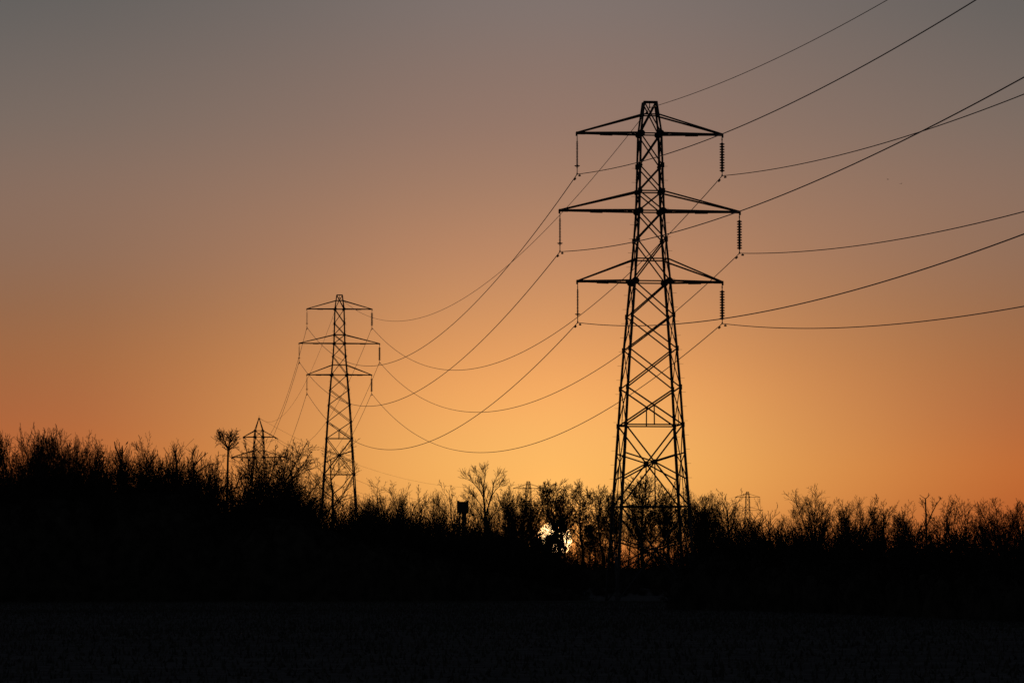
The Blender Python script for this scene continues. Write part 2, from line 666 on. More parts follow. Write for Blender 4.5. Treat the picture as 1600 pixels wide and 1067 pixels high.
def angle_pylon(loc, rz):
    root = empty('electricity_pylon', loc, rz)
    nodes = [0, 9, 15, Z2 - 5.6, Z2 - 2.6, Z2, Z2 + 2.9, Z2 + 5.6, Z2 + 7.4]
    tower_body(root, TAB3, nodes, [9, Z2 - 5.6, Z2, Z2 + 1.9, Z2 + 5.6, Z2 + 7.4], set(), {(0, 9)},
               [(Z2, .4), (Z2 + 5.6, .4), (Z2 + 7.4, .3)], 0, .30)
    m = MB()
    for sx in (-1, 1):
        for sy in (-1, 1):
            m.angle(corner(sx, sy, Z2 + 7.4, TAB3), corner(sx, sy, Z2 + 10.75, TAB3), .2, (sx, sy, 0))
    m.box((0, 0, Z2 + 10.7), (.25, 0, 0), (0, .25, 0), (0, 0, .2))
    m.tube([(0, 0, Z2 + 10.8), (0, 0, Z2 + 11.6)], .05, 5)
    m.build('peak', M_STEEL, root)
    for L, zt, ztop in ARMS3:
        for s in (-1, 1):
            cross_arm(root, s, L, zt, ztop, TAB3, .24)
    return root


p3 = angle_pylon(T3, A3)
tag(p3, 'far lattice pylon with a pointed peak, rising behind treetops beside the umbrella-shaped tree', 'pylon', GP)


# ------------------------------------------------------------------ cables
def local(T, rz, p):
    return T + Matrix.Rotation(rz, 3, 'Z') @ Vector(p)


def points_of(T, rz):
    d = {'E': local(T, rz, (0, 0, 38.46))}
    for i, (L, zt, _) in enumerate(ARMS):
        d['L%d' % (i + 1)] = local(T, rz, (-L, 0, zt - INS))
        d['R%d' % (i + 1)] = local(T, rz, (L, 0, zt - INS))
    return d


T0 = Vector((49.676, -23.987, 7.179))
P0, P1, P2, P4, P5 = points_of(T0, A1), points_of(T1, A1), points_of(T2, .09), points_of(T4, -.25), points_of(T5, -.27)
TIP3 = {'E': local(T3, A3, (0, 0, Z2 + 10.9))}
for i, (L, zt, _) in enumerate(ARMS3):
    TIP3['L%d' % (i + 1)] = local(T3, A3, (-L, 0, zt))
    TIP3['R%d' % (i + 1)] = local(T3, A3, (L, 0, zt))


def tension_string(tip, toward, drop):
    """Tension insulator from the arm tip of the angle pylon towards the next pylon."""
    d = (toward - tip)
    d.z = 0
    d.normalize()
    d.z = -drop
    d.normalize()
    return tip + d * 3.3


S32, S34 = {'E': TIP3['E']}, {'E': TIP3['E']}
for i, (L, zt, _) in enumerate(ARMS3):
    for s in 'LR':
        k = s + str(i + 1)
        inv = Matrix.Rotation(-A3, 3, 'Z')
        S32[k] = tension_string(TIP3[k], P2[k], .14)
        S34[k] = tension_string(TIP3[k], P4[k], .14)
        for S in (S32, S34):
            a, b = inv @ (TIP3[k] - T3), inv @ (S[k] - T3)
            m = MB()
            m.tube([a, b], .04, 6)
            n = 13
            for j in range(n):
                f0, f1 = .12 + .76 * j / n, .12 + .76 * (j + .55) / n
                m.tube([a.lerp(b, f0), a.lerp(b, f1)], [.15, .05], 8)
            m.build('insulator', M_DISC, p3)
        a, b = inv @ (S32[k] - T3), inv @ (S34[k] - T3)
        m = MB()
        pts = [a.lerp(b, t) + Vector((0, 0, -2.0 * 4 * t * (1 - t))) for t in np.linspace(0, 1, 14)]
        m.tube(pts, .022, 5)
        m.build('jumper_loop', M_CABLE, p3)


def sagged(a, b, sag, n):
    return [a.lerp(b, t) - Vector((0, 0, 4 * sag * t * (1 - t))) for t in np.linspace(0, 1, n)]


def damper(parent, pts, dist, flip):
    """Dumb-bell vibration damper hung under the cable at a distance from its clamp."""
    a, b = (pts[0], pts[1]) if not flip else (pts[-1], pts[-2])
    acc = 0
    seq = pts if not flip else pts[::-1]
    for a, b in zip(seq, seq[1:]):
        l = (b - a).length
        if acc + l > dist:
            break
        acc += l
    d = (b - a).normalized()
    c = a + d * (dist - acc)
    lo = c + Vector((0, 0, -.13))
    m = MB()
    m.tube([c, lo], .025, 5)
    m.tube([lo - d * .27, lo + d * .27], .014, 5)
    for s in (-1, 1):
        m.tube([lo + d * (s * .17), lo + d * (s * .22), lo + d * (s * .32)], [.045, .075, .055], 8)
    m.build('damper', M_STEEL, parent)


def cable(a, b, sag, r, label, group, damp=(), n=90):
    pts = sagged(a, b, sag, n)
    m = MB()
    m.tube(pts, r, 6)
    o = m.build('power_cable', M_CABLE, smooth=True)
    tag(o, label, 'power cable', group)
    for flip in damp:
        damper(o, pts, 1.35, flip)
    return o


LEVEL = {'1': 'top', '2': 'middle', '3': 'lowest'}
SIDE = {'L': 'left', 'R': 'right'}
SAG0 = {'L1': 8.947, 'L2': 8.161, 'L3': 8.521, 'R1': 8.959, 'R2': 8.853, 'R3': 8.824, 'E': 8.014}
SAG2 = {'L1': 10.474, 'L2': 9.785, 'L3': 9.878, 'R1': 10.996, 'R2': 10.527, 'R3': 10.205, 'E': 9.379}
SAG3 = {'L1': 9.6, 'L2': 9.4, 'L3': 9.4, 'R1': 9.6, 'R2': 9.4, 'R3': 9.4, 'E': 8.2}
SPANS = [
    (P1, P0, SAG0, 'dark cable rising to the upper right from the %s %s arm of the nearest pylon', 'thin earth wire rising from the nearest pylon peak and leaving over the top edge',
     'cables coming overhead to the nearest pylon', (False,), .029),
    (P1, P2, SAG2, 'thin cable sagging between the two big pylons from their %s %s arms', 'thin earth wire sagging between the peaks of the two big pylons',
     'cables between the two big pylons', (False, True), .033),
    (P2, S32, SAG3, 'fine cable dropping from the %s %s arm of the second pylon to the pointed pylon', 'fine earth wire from the second pylon peak down to the pointed pylon tip',
     'cables between the second and the pointed pylon', (False,), .033),
    (S34, P4, SAG3, 'faint cable slanting from the %s %s arm of the pointed pylon over the treetops', 'faint earth wire slanting from the pointed pylon tip over the treetops',
     'cables crossing low above the treetops', (), .033),
    (P4, P5, SAG3, 'faint far cable between the %s %s arms of the two tiny skyline pylons', 'faint far earth wire between the peaks of the two tiny pylons',
     'cables between the two far pylons', (), .033),
]
for A, B, SG, lab, elab, grp, damp, r in SPANS:
    for k in ('E', 'L1', 'L2', 'L3', 'R1', 'R2', 'R3'):
        if k == 'E':
            cable(A[k], B[k], SG[k], r * .75, elab, grp, damp)
        else:
            cable(A[k], B[k], SG[k], r, lab % (LEVEL[k[1]], SIDE[k[0]]), grp, damp)


# ------------------------------------------------------------------ trees
def rot_about(d, ang, az):
    """Unit vector at angle ang from d, turned by az about it."""
    x, y, z = d
    if abs(z) < .95:
        ax, ay, az_ = -y, x, 0.0
    else:
        ax, ay, az_ = 0.0, -z, y
    l = math.sqrt(ax * ax + ay * ay + az_ * az_)
    ax, ay, az_ = ax / l, ay / l, az_ / l
    bx, by, bz = y * az_ - z * ay, z * ax - x * az_, x * ay - y * ax
    ca, sa = math.cos(az), math.sin(az)
    px, py, pz = ax * ca + bx * sa, ay * ca + by * sa, az_ * ca + bz * sa
    c, s = math.cos(ang), math.sin(ang)
    return (x * c + px * s, y * c + py * s, z * c + pz * s)


def grow_tree(seed, K):
    """Returns one list of (x0,y0,z0,x1,y1,z1,r0,r1) per branching level."""
    rng = random.Random(seed)
    out = [[] for _ in range(K['levels'])]
    RMIN = K.get('rmin', .011)
    ph = [rng.uniform(0, 6.28) for _ in range(4)]

    def LOB(a, z):                                   # uneven outline
        return 1 + .09 * math.sin(2 * a + ph[0] + z * .5) + .08 * math.sin(3 * a + ph[1] - z * .9) + .06 * math.sin(z * 1.7 + ph[2])

    def branch(p, d, L, r, lev):
        n = K['seg'][lev]
        wob, up = K['wob'][lev], K['up'][lev]
        tip = K['taper'][lev]
        pts, dirs, rad = [p], [d], [r]
        env = K.get('env')
        tol = rng.uniform(.84, 1.08) * LOB(math.atan2(p[1], p[0]), p[2])
        lean = K.get('lean', (0, 0, 0))
        for i in range(n):
            x = d[0] + rng.gauss(0, wob) + lean[0]
            y = d[1] + rng.gauss(0, wob) + lean[1]
            z = d[2] + rng.gauss(0, wob) + up + lean[2]
            l = math.sqrt(x * x + y * y + z * z) or 1
            d = (x / l, y / l, z / l)
            q = (p[0] + d[0] * L / n, p[1] + d[1] * L / n, p[2] + d[2] * L / n)
            r2 = max(RMIN, r * (1 - (1 - tip) * (i + 1) / n))
            out[lev].append((*p, *q, rad[-1], r2))
            p = q
            pts.append(p)
            dirs.append(d)
            rad.append(r2)
            if env and 0 < lev < 3:
                dz = (p[2] - env[0]) / env[2]
                ra = env[1] * (1 + env[3] * max(-1, min(1, dz)))
                e = (math.hypot(p[0], p[1]) / ra) ** 2.6 + max(0, dz) ** 4
                if e > tol:
                    n = i + 1
                    L = L * n / K['seg'][lev]
                    break
        if lev + 1 >= K['levels']:
            return
        cnt = K['cnt'][lev]
        cnt = max(1, int(round(cnt * rng.uniform(.8, 1.2) * (1 if lev == 0 else min(1.25, max(.45, L / K['ref'][lev]))))))
        az = rng.uniform(0, 2 * PI)
        t0 = K['t0'][lev]
        for k in range(cnt):
            t = t0 + (1 - t0) * (k + rng.uniform(.1, .9)) / cnt
            f = t * n
            i = min(n - 1, int(f))
            g = f - i
            q = tuple(pts[i][j] * (1 - g) + pts[i + 1][j] * g for j in range(3))
            az += 2.4 + rng.uniform(-.5, .5)
            ang = math.radians(K['ang'][lev] * rng.uniform(.65, 1.35)) * (1.15 - .4 * (t - t0) / (1 - t0 + 1e-6))
            dd = rot_about(dirs[i], ang, az)
            s = (t - t0) / (1 - t0 + 1e-6)
            shp = K['shape'][lev]
            LL = L * K['len'][lev] * rng.uniform(.7, 1.2) * (1 - shp * s)
            rr = max(RMIN, (rad[i] * (1 - g) + rad[i + 1] * g) * K['rr'][lev])
            branch(q, dd, LL, rr, lev + 1)

    for s in range(K.get('stems', 1)):
        if K.get('stems', 1) == 1:
            d0, p0 = K.get('dir', (0, 0, 1)), (0, 0, 0)
        else:
            a = 2 * PI * s / K['stems'] + rng.uniform(-.4, .4)
            sp = K.get('spread', .15) * rng.uniform(.5, 1.3)
            d0 = rot_about((0, 0, 1), sp, a)
            p0 = (.25 * math.cos(a), .25 * math.sin(a), 0)
        branch(p0, d0, K['H'] * rng.uniform(.85, 1.0), K['r'] * (1 if K.get('stems', 1) == 1 else .75), 0)
    return [np.array(o) if o else np.zeros((0, 8)) for o in out]


# crowns fill an envelope (centre height, radius, half height); every tree is about 12 m tall
FAN = dict(levels=5, H=6.4, r=.17, seg=[6, 9, 5, 3, 2], wob=[.04, .05, .08, .10, .12], up=[.03, .05, .05, .05, .04], taper=[.6, .2, .4, .6, .8],
           cnt=[14, 19, 9, 3], t0=[.42, .15, .15, .2], ang=[26, 30, 34, 34], len=[1.35, .26, .45, .55], shape=[.1, .3, .3, .2], rr=[.55, .5, .62, .8],
           ref=[1, 6.0, 1.7, .75], env=(8.3, 1.75, 3.9, .4), rmin=.0105)
POINTED = dict(FAN, H=10.5, seg=[10, 7, 5, 3, 2], taper=[.15, .2, .4, .6, .8], cnt=[22, 12, 9, 3], t0=[.4, .15, .15, .2], ang=[32, 34, 34, 34], len=[.42, .34, .45, .55],
               shape=[.4, .4, .3, .2], ref=[1, 3.2, 1.1, .5], env=(7.8, 1.5, 4.4, 0))
BRUSH = dict(FAN, H=10.2, seg=[10, 8, 5, 3, 2], taper=[.2, .2, .4, .6, .8], cnt=[26, 10, 7, 2], t0=[.14, .15, .15, .2], ang=[33, 32, 34, 34], len=[.46, .32, .45, .55],
             shape=[.45, .4, .3, .2], ref=[1, 3.6, 1.2, .5], env=(6.6, 2.0, 5.3, .35), rmin=.0115)
DOME = dict(FAN, H=7.0, wob=[.06, .10, .14, .15, .15], up=[.02, .02, .03, .02, .02], cnt=[13, 17, 7, 3], ang=[42, 40, 42, 40], len=[1.05, .34, .45, .55], t0=[.55, .15, .15, .2],
            env=(9.2, 2.0, 3.0, .15), ref=[1, 5.5, 1.8, .8])
OPEN = dict(levels=4, H=9.6, r=.16, seg=[10, 8, 5, 3], wob=[.05, .05, .08, .09], up=[.03, .07, .06, .05], taper=[.16, .18, .4, .7],
            cnt=[11, 10, 5], t0=[.34, .2, .2], ang=[34, 30, 30], len=[.55, .36, .45], shape=[.45, .4, .3], rr=[.6, .55, .65], ref=[1, 4.6, 1.5], env=(8.2, 2.3, 4.4, .35), rmin=.015)
SPARSE = dict(OPEN, cnt=[10, 9, 5], ang=[46, 42, 40], wob=[.08, .11, .14, .14], len=[.5, .42, .45])
MULTI = dict(levels=4, stems=7, spread=.13, H=11.6, r=.11, seg=[12, 5, 4, 2], wob=[.04, .08, .11, .12], up=[.01, .08, .05, .04], taper=[.14, .3, .5, .7],
             cnt=[16, 8, 5], t0=[.42, .15, .15], ang=[30, 34, 36], len=[.17, .42, .5], shape=[.4, .4, .3], rr=[.5, .65, .7], ref=[1, 1.7, .7], rmin=.014)
TALLWOOD = dict(POINTED, H=13.0, r=.2, t0=[.46, .15, .15, .2], cnt=[24, 13, 8, 2], shape=[.3, .4, .3, .2], len=[.36, .34, .45, .55], ref=[1, 3.4, 1.2, .55], env=(9.8, 2.3, 4.8, .2), rmin=.017)
SHRUB = dict(levels=4, stems=10, spread=.42, H=3.6, r=.05, seg=[6, 4, 3, 2], wob=[.09, .12, .14, .14], up=[.03, .05, .04, .03], taper=[.3, .4, .5, .7],
             cnt=[9, 5, 3], t0=[.15, .15, .15], ang=[40, 40, 40], len=[.45, .5, .5], shape=[.4, .3, .3], rr=[.6, .65, .7], ref=[1, 1.4, .6], rmin=.016)


def seg_mesh_arrays(S, sides):
    """Vectorised: every segment becomes a tapered prism."""
    if len(S) == 0:
        return np.zeros((0, 3)), np.zeros((0, 4), int)
    p, q, r0, r1 = S[:, :3], S[:, 3:6], S[:, 6], S[:, 7]
    d = q - p
    ln = np.linalg.norm(d, axis=1, keepdims=True)
    d = d / np.maximum(ln, 1e-9)
    ref = np.where(np.abs(d[:, 2:3]) < .9, np.array([[0, 0, 1.0]]), np.array([[1.0, 0, 0]]))
    a = np.cross(d, ref)
    a /= np.linalg.norm(a, axis=1, keepdims=True)
    b = np.cross(d, a)
    q = q + d * np.minimum(ln * .1, r1[:, None] * .5)
    an = 2 * PI * np.arange(sides) / sides
    off = a[:, None, :] * np.cos(an)[None, :, None] + b[:, None, :] * np.sin(an)[None, :, None]
    v = np.concatenate([p[:, None] + off * r0[:, None, None], q[:, None] + off * r1[:, None, None]], 1)     # n, 2*sides, 3
    base = (np.arange(len(S)) * 2 * sides)[:, None, None]
    k = np.arange(sides)
    quad = np.stack([k, (k + 1) % sides, sides + (k + 1) % sides, sides + k], 1)[None]
    f = (base + quad).reshape(-1, 4)
    return v.reshape(-1, 3), f


def mesh_from(name, V, Fq, mat, smooth=False):
    me = bpy.data.meshes.new(name)
    V = np.ascontiguousarray(V, dtype=np.float32)
    Fq = np.ascontiguousarray(Fq, dtype=np.int32)
    k = Fq.shape[1]
    me.vertices.add(len(V))
    me.vertices.foreach_set('co', V.ravel())
    me.loops.add(Fq.size)
    me.loops.foreach_set('vertex_index', Fq.ravel())
    me.polygons.add(len(Fq))
    me.polygons.foreach_set('loop_start', np.arange(0, Fq.size, k, dtype=np.int32))
    me.polygons.foreach_set('loop_total', np.full(len(Fq), k, dtype=np.int32))
    me.materials.append(mat)
    if smooth:
        me.polygons.foreach_set('use_smooth', np.ones(len(Fq), dtype=bool))
    me.update(calc_edges=True)
    return me


def join_arrays(parts):
    V, Fq, n = [], [], 0
    for v, f in parts:
        V.append(v)
        Fq.append(f + n)
        n += len(v)
    return np.concatenate(V), np.concatenate(Fq)


PROTO = {}


def proto(kind, K, seed, trunk_levels=1):
    levels = grow_tree(seed, K)
    allp = np.concatenate([l[:, 3:6] for l in levels if len(l)])
    h = float(np.percentile(allp[:, 2], 98.3 if kind in ('vase', 'round', 'windswept', 'umbrella') else 99.3))
    w = float(np.percentile(np.abs(allp[:, 0]), 97) + np.percentile(np.abs(allp[:, 1]), 97))
    t = join_arrays([seg_mesh_arrays(l, 7 if i == 0 else 5) for i, l in enumerate(levels[:trunk_levels])])
    c = join_arrays([seg_mesh_arrays(l, 4 if i == 0 and trunk_levels == 1 else 3) for i, l in enumerate(levels[trunk_levels:])])
    up = allp[allp[:, 2] > .6 * h]
    PROTO.setdefault(kind, []).append(dict(cen=(float(np.median(up[:, 0])), float(np.median(up[:, 1]))), t=t, c=c, h=h, w=w, tm=None, cm=None))


for i in range(5):
    proto('vase', dict(FAN, env=(8.2 + .1 * i, 1.6 + .15 * i, 3.8, .42)), 31 + i, 2)
for i in range(4):
    proto('upright', BRUSH, 11 + i)
for i in range(3):
    proto('open', OPEN, 71 + i)
for i in range(3):
    proto('multi', MULTI, 81 + i)
for i in range(4):
    proto('tallwood', TALLWOOD, 91 + i)
for i in range(3):
    proto('sparse', SPARSE, 101 + i)
for i in range(3):
    proto('shrub', SHRUB, 111 + i)
WIDE = dict(DOME, lean=(.006, 0, 0), H=6.4, t0=[.5, .15, .15, .2], cnt=[26, 23, 9, 3], ang=[52, 38, 40, 40], env=(8.8, 2.7, 3.2, .1), len=[1.25, .27, .45, .5], shape=[0, .3, .3, .2])
proto('windswept', WIDE, 209, 2)
proto('umbrella', dict(levels=4, H=11.2, r=.095, seg=[10, 6, 4, 3], wob=[.018, .10, .14, .15], up=[.02, .03, .03, .03], taper=[.75, .3, .4, .6], cnt=[15, 11, 5], t0=[.975, .3, .2], ang=[54, 44, 40],
                       len=[.17, .42, .5], shape=[0, .3, .3], rr=[.5, .6, .7], ref=[1, 1.6, .7], env=(11.0, 1.3, 1.15, .1), rmin=.0135), 503, 2)
for sd in (206, 209, 210, 205):
    proto('round', WIDE, sd, 2)

rnd = random.Random(5)
USED = {}
SKYLINE = 'bare winter trees along the skyline'


def place_tree(kind, px, top, wpx, Y, label, variant=None, rz=None, name='bare_tree', base_z=None, group=SKYLINE):
    ps = PROTO[kind]
    i = USED.get(kind, 0)
    USED[kind] = i + 1
    P = ps[(i if variant is None else variant) % len(ps)]
    g = at(px, 800, Y)
    bz = ground_z(g.x, Y) - .1 if base_z is None else base_z
    hh = at(px, top, Y).z - bz
    ww = 1.35 * wpx / F * Y                          # outer twigs included
    sz = hh / P['h']
    sx = min(1.6 * sz, max(.55 * sz, ww / P['w']))
    if P['tm'] is None:
        P['tm'] = mesh_from('trunk', *P['t'], M_BARK)
        P['cm'] = mesh_from('crown', *P['c'], M_TWIG)
        root = empty(name, (g.x, Y, bz))
        link(bpy.data.objects.new('trunk', P['tm']), root)
        link(bpy.data.objects.new('crown', P['cm']), root)
        P['root'] = root
    else:
        root = copy_tree(P['root'])
        root.name = name
        root.location = (g.x, Y, bz)
    a = rnd.uniform(0, 2 * PI) if rz is None else rz
    root.rotation_euler = (0, 0, a)
    root.scale = (sx, sx, sz)
    cx, cy = P['cen']                                # the crown, not the foot, stands at px
    root.location.x -= sx * (cx * math.cos(a) - cy * math.sin(a))
    tag(root, label, 'tree', group)
    return root


TREES = [
    # kind, x, top, width, depth, label
    ('round', 8, 690, 62, 292, 'dense bare tree cut by the left edge of the view'),
    ('vase', 42, 675, 62, 288, 'bare tree with a flared flat-topped crown, second from the left edge'),
    ('multi', 78, 674, 50, 286, 'many-stemmed bare tree with the tallest tips of the clump near the left edge'),
    ('vase', 101, 680, 34, 294, 'narrow bare tree with upright rods beside the many-stemmed tree'),
    ('round', 128, 700, 46, 290, 'twiggy bare tree with thin upright shoots over the dark bushes, left of the forked snag'),
    ('round', 158, 699, 58, 284, 'low round bare tree crowded with twigs just left of the forked snag'),
    ('round', 232, 698, 64, 286, 'round-topped bare tree with a neat dome of twigs between the two perched birds'),
    ('round', 277, 722, 60, 288, 'bushy bare tree with a few bare prongs standing out of its top'),
    ('multi', 304, 708, 50, 284, 'spiky bare tree leaning out to the right under the hunched perched bird'),
    ('shrub', 336, 738, 46, 290, 'low bushy bare tree in the dip left of the umbrella-shaped tree'),
    ('umbrella', 356, 671, 40, 286, 'slim umbrella-shaped tree with a clear trunk and one twiggy cap, left of the pointed pylon', 0, 0.5),
    ('sparse', 383, 712, 56, 300, 'thin bare tree in front of the arms of the pointed pylon'),
    ('windswept', 436, 697, 104, 292, 'broad windswept bare tree in front of the pointed pylon, crown trailing to the right', 0, 0.0),
    ('round', 478, 745, 52, 300, 'small bare tree filling the gap between the windswept tree and the second pylon'),
    ('sparse', 527, 686, 74, 600, 'sparse crooked bare tree seen through the legs of the second pylon'),
    ('round', 589, 764, 66, 430, 'rounded bare tree just right of the feet of the second pylon'),
    ('open', 630, 756, 34, 430, 'wispy thin bare tree with two upright shoots, second right of the second pylon'),
    ('upright', 659, 762, 42, 420, 'slender feathery bare tree midway between the second pylon and the boxy shape'),
    ('open', 682, 768, 42, 415, 'ragged bare tree left of the boxy shape on its post'),
    ('sparse', 706, 752, 50, 425, 'open bare tree whose arching bough bends over the boxy shape'),
    ('upright', 798, 757, 44, 440, 'dark dense bare tree just left of the tiny pylon above the sun'),
    ('vase', 826, 764, 52, 440, 'slim bare tree under the tiny pylon, left of the sun'),
    ('tallwood', 863, 750, 58, 610, 'tall bare tree with a feathery fan of twigs directly over the sun'),
    ('tallwood', 877, 768, 26, 600, 'thin bare tree on the right rim of the sun'),
    ('tallwood', 905, 753, 46, 605, 'slender bare tree with a pointed twig fan, first to the right of the sun'),
    ('tallwood', 933, 760, 44, 595, 'slender bare tree midway between the sun and the tall pylon'),
    ('tallwood', 953, 762, 38, 610, 'narrow bare tree touching the left legs of the tall pylon'),
    ('tallwood', 1004, 744, 66, 600, 'full bare tree framed between the legs of the tall pylon, its highest crown there'),
    ('tallwood', 1042, 756, 48, 605, 'bare tree framed inside the right half of the tall pylon legs'),
    ('vase', 1090, 768, 48, 420, 'dark bare tree just outside the right legs of the tall pylon'),
    ('upright', 1136, 769, 62, 400, 'broad dark vase-shaped bare tree left of the farthest pylon'),
    ('sparse', 1176, 800, 48, 400, 'low thin bare tree in front of the farthest pylon'),
    ('open', 1203, 780, 36, 395, 'forked bare sapling at the right arm of the farthest pylon'),
    ('round', 1238, 800, 36, 390, 'low bare tree in the dip right of the farthest pylon'),
    ('vase', 1272, 767, 64, 380, 'large fan-shaped bare tree, the broadest right of the tall pylon'),
    ('upright', 1316, 787, 38, 375, 'small bare tree tucked against the right of the large fan-shaped tree'),
    ('vase', 1344, 779, 42, 370, 'narrow bare tree second to the right of the large fan-shaped tree'),
    ('upright', 1381, 776, 54, 370, 'dense rounded bare tree left of the forked snag on the right'),
    ('upright', 1418, 786, 40, 365, 'thin bare tree right beside the Y-topped snag, on its left'),
    ('upright', 1484, 779, 48, 365, 'dense bare tree behind the right-hand perched bird'),
    ('upright', 1508, 777, 40, 362, 'pointed bare tree, second to the right of the right-hand perched bird'),
    ('upright', 1540, 796, 34, 360, 'low bare tree in the last dip before the right edge'),
    ('vase', 1566, 783, 54, 358, 'broad bare tree second from the right edge of the view'),
    ('upright', 1594, 784, 44, 356, 'bare tree cut by the right edge of the view'),
]
for t in TREES:
    place_tree(*t)


# --- trees of one-off shape, built branch by branch
def poly_segs(pts, r0, r1):
    out = []
    n = len(pts) - 1
    for i in range(n):
        a, b = pts[i], pts[i + 1]
        out.append((*a, *b, r0 + (r1 - r0) * i / n, r0 + (r1 - r0) * (i + 1) / n))
    return out


def twig_spray(segs, p, d, L, r, rng, depth, spread=.6, kids=3, up=.05, rmin=.012):
    n = 3
    q = p
    for i in range(n):
        d = (Vector(d) + Vector((rng.gauss(0, .13), rng.gauss(0, .13), rng.gauss(0, .13) + up))).normalized()
        q2 = Vector(q) + d * (L / n)
        segs.append((*q, *q2, max(rmin, r * (1 - .2 * i)), max(rmin, r * (1 - .2 * (i + 1)))))
        if depth > 0:
            for k in range(kids if i == n - 1 else 1 + (kids > 3)):
                dd = Vector(rot_about(tuple(d), rng.uniform(.35, 1) * spread, rng.uniform(0, 2 * PI)))
                twig_spray(segs, tuple(q2), dd, L * rng.uniform(.6, .85), r * .6, rng, depth - 1, spread, kids, up)
        q = tuple(q2)


def custom_tree(name, label, Y, stems, sprays, bx, seed, group=SKYLINE, cat='tree'):
    """stems: ([(px, py, dy)...], r0, r1); sprays: (px, py, dy, (dx, dy, dz), L, r, depth, spread, kids)"""
    rng = random.Random(seed)
    base = at(bx, 800, Y)
    base.z = ground_z(base.x, Y) - .1
    root = empty(name, base)
    tr = []
    for pts, r0, r1 in stems:
        P = []
        for px, py, dy in pts:
            if py is None:
                w = at(px, 800, Y)
                w.z = base.z
            else:
                w = at(px, py, Y)
            P.append(tuple(w + Vector((0, dy, 0)) - base))
        tr += poly_segs(P, r0, r1)
    v, f = seg_mesh_arrays(np.array(tr), 7)
    link(bpy.data.objects.new('trunk', mesh_from('trunk', v, f, M_BARK)), root)
    cs = []
    for px, py, dy, d, L, r, depth, spread, kids in sprays:
        p = at(px, py, Y) + Vector((0, dy, 0)) - base
        twig_spray(cs, tuple(p), Vector(d).normalized(), L, r, rng, depth, spread, kids)
    if cs:
        v, f = seg_mesh_arrays(np.array(cs), 3)
        link(bpy.data.objects.new('crown', mesh_from('crown', v, f, M_TWIG)), root)
    tag(root, label, cat, group)
    return root


# the tall open tree between the pylons
TB = []
rt = random.Random(12)
TS = [([(758.5, None, 0), (758, 850, 0), (758, 815, 0), (757.5, 790, 0), (755.5, 768, 0), (755, 752, 0)], .17, .08),
      ([(755, 752, 0), (756, 741, .2), (758, 732, .3), (759, 726, .3)], .06, .022),
      ([(756, 770, 0), (750, 757, .3), (744, 749, .5), (737, 741, .6), (730, 736, .6)], .065, .022),
      ([(758.5, 800, 0), (764, 782, -.2), (769.5, 764, -.3), (771.5, 748, -.4), (775, 735, -.5)], .09, .024),
      ([(764, 782, -.2), (760, 772, -.6), (757, 764, -.9)], .05, .022),
      ([(769.5, 764, -.3), (776, 754, 0), (782, 748, .2)], .045, .02),
      ([(755, 752, 0), (750, 741, -.4), (746, 731, -.6)], .045, .02),
      ([(758, 812, 0), (749, 797, .5), (741, 787, .8), (733, 779, 1.0)], .06, .022),
      ([(758, 818, 0), (768, 803, .4), (777, 794, .6), (785, 786, .7)], .06, .022),
      ([(757.5, 792, 0), (750, 779, -.6), (743, 770, -.9), (737, 763, -1.0)], .05, .02)]
TS = [([(758 + (x - 758) * .92, None if y is None else 850 - (850 - y) * .885, d) for x, y, d in pts], r0, r1) for pts, r0, r1 in TS]
for pts, r0, r1 in TS[1:]:
    for a, b in zip(pts, pts[1:]):
        for k in range(2):
            f = rt.random()
            x, y, d = a[0] + (b[0] - a[0]) * f, a[1] + (b[1] - a[1]) * f, a[2] + (b[2] - a[2]) * f
            TB.append((x, y, d, ((x - 757) / 22 + rt.gauss(0, .3), rt.gauss(0, .45), 1.0), rt.uniform(.55, .9), .024, 2, .62, 2))
    TB.append((*pts[-1], ((pts[-1][0] - 757) / 30, rt.gauss(0, .2), 1.0), .68, .02, 2, .6, 2))
custom_tree('bare_tree', 'tall open bare tree with long rising boughs, tallest between the pylons', 402, TS, TB, 758.5, 12)

# forked snag with the first bird
custom_tree('snag', 'bare forked snag with four prongs, a bird on its right tip, near the left edge', 283,
            [([(190, None, 0), (190, 760, 0), (189.5, 725, 0)], .15, .09),
             ([(189.5, 730, 0), (184, 708, .1), (180, 698, .1), (178.6, 690, .1)], .06, .032),
             ([(190, 725, 0), (191.5, 705, 0), (191, 696, 0)], .065, .03),
             ([(191, 712, 0), (187.5, 704, .1), (186, 692, .1)], .03, .018),
             ([(191.6, 709, 0), (195.5, 702, 0), (198.5, 696, 0)], .028, .02)], [], 190, 4, group='bare snags among the trees')
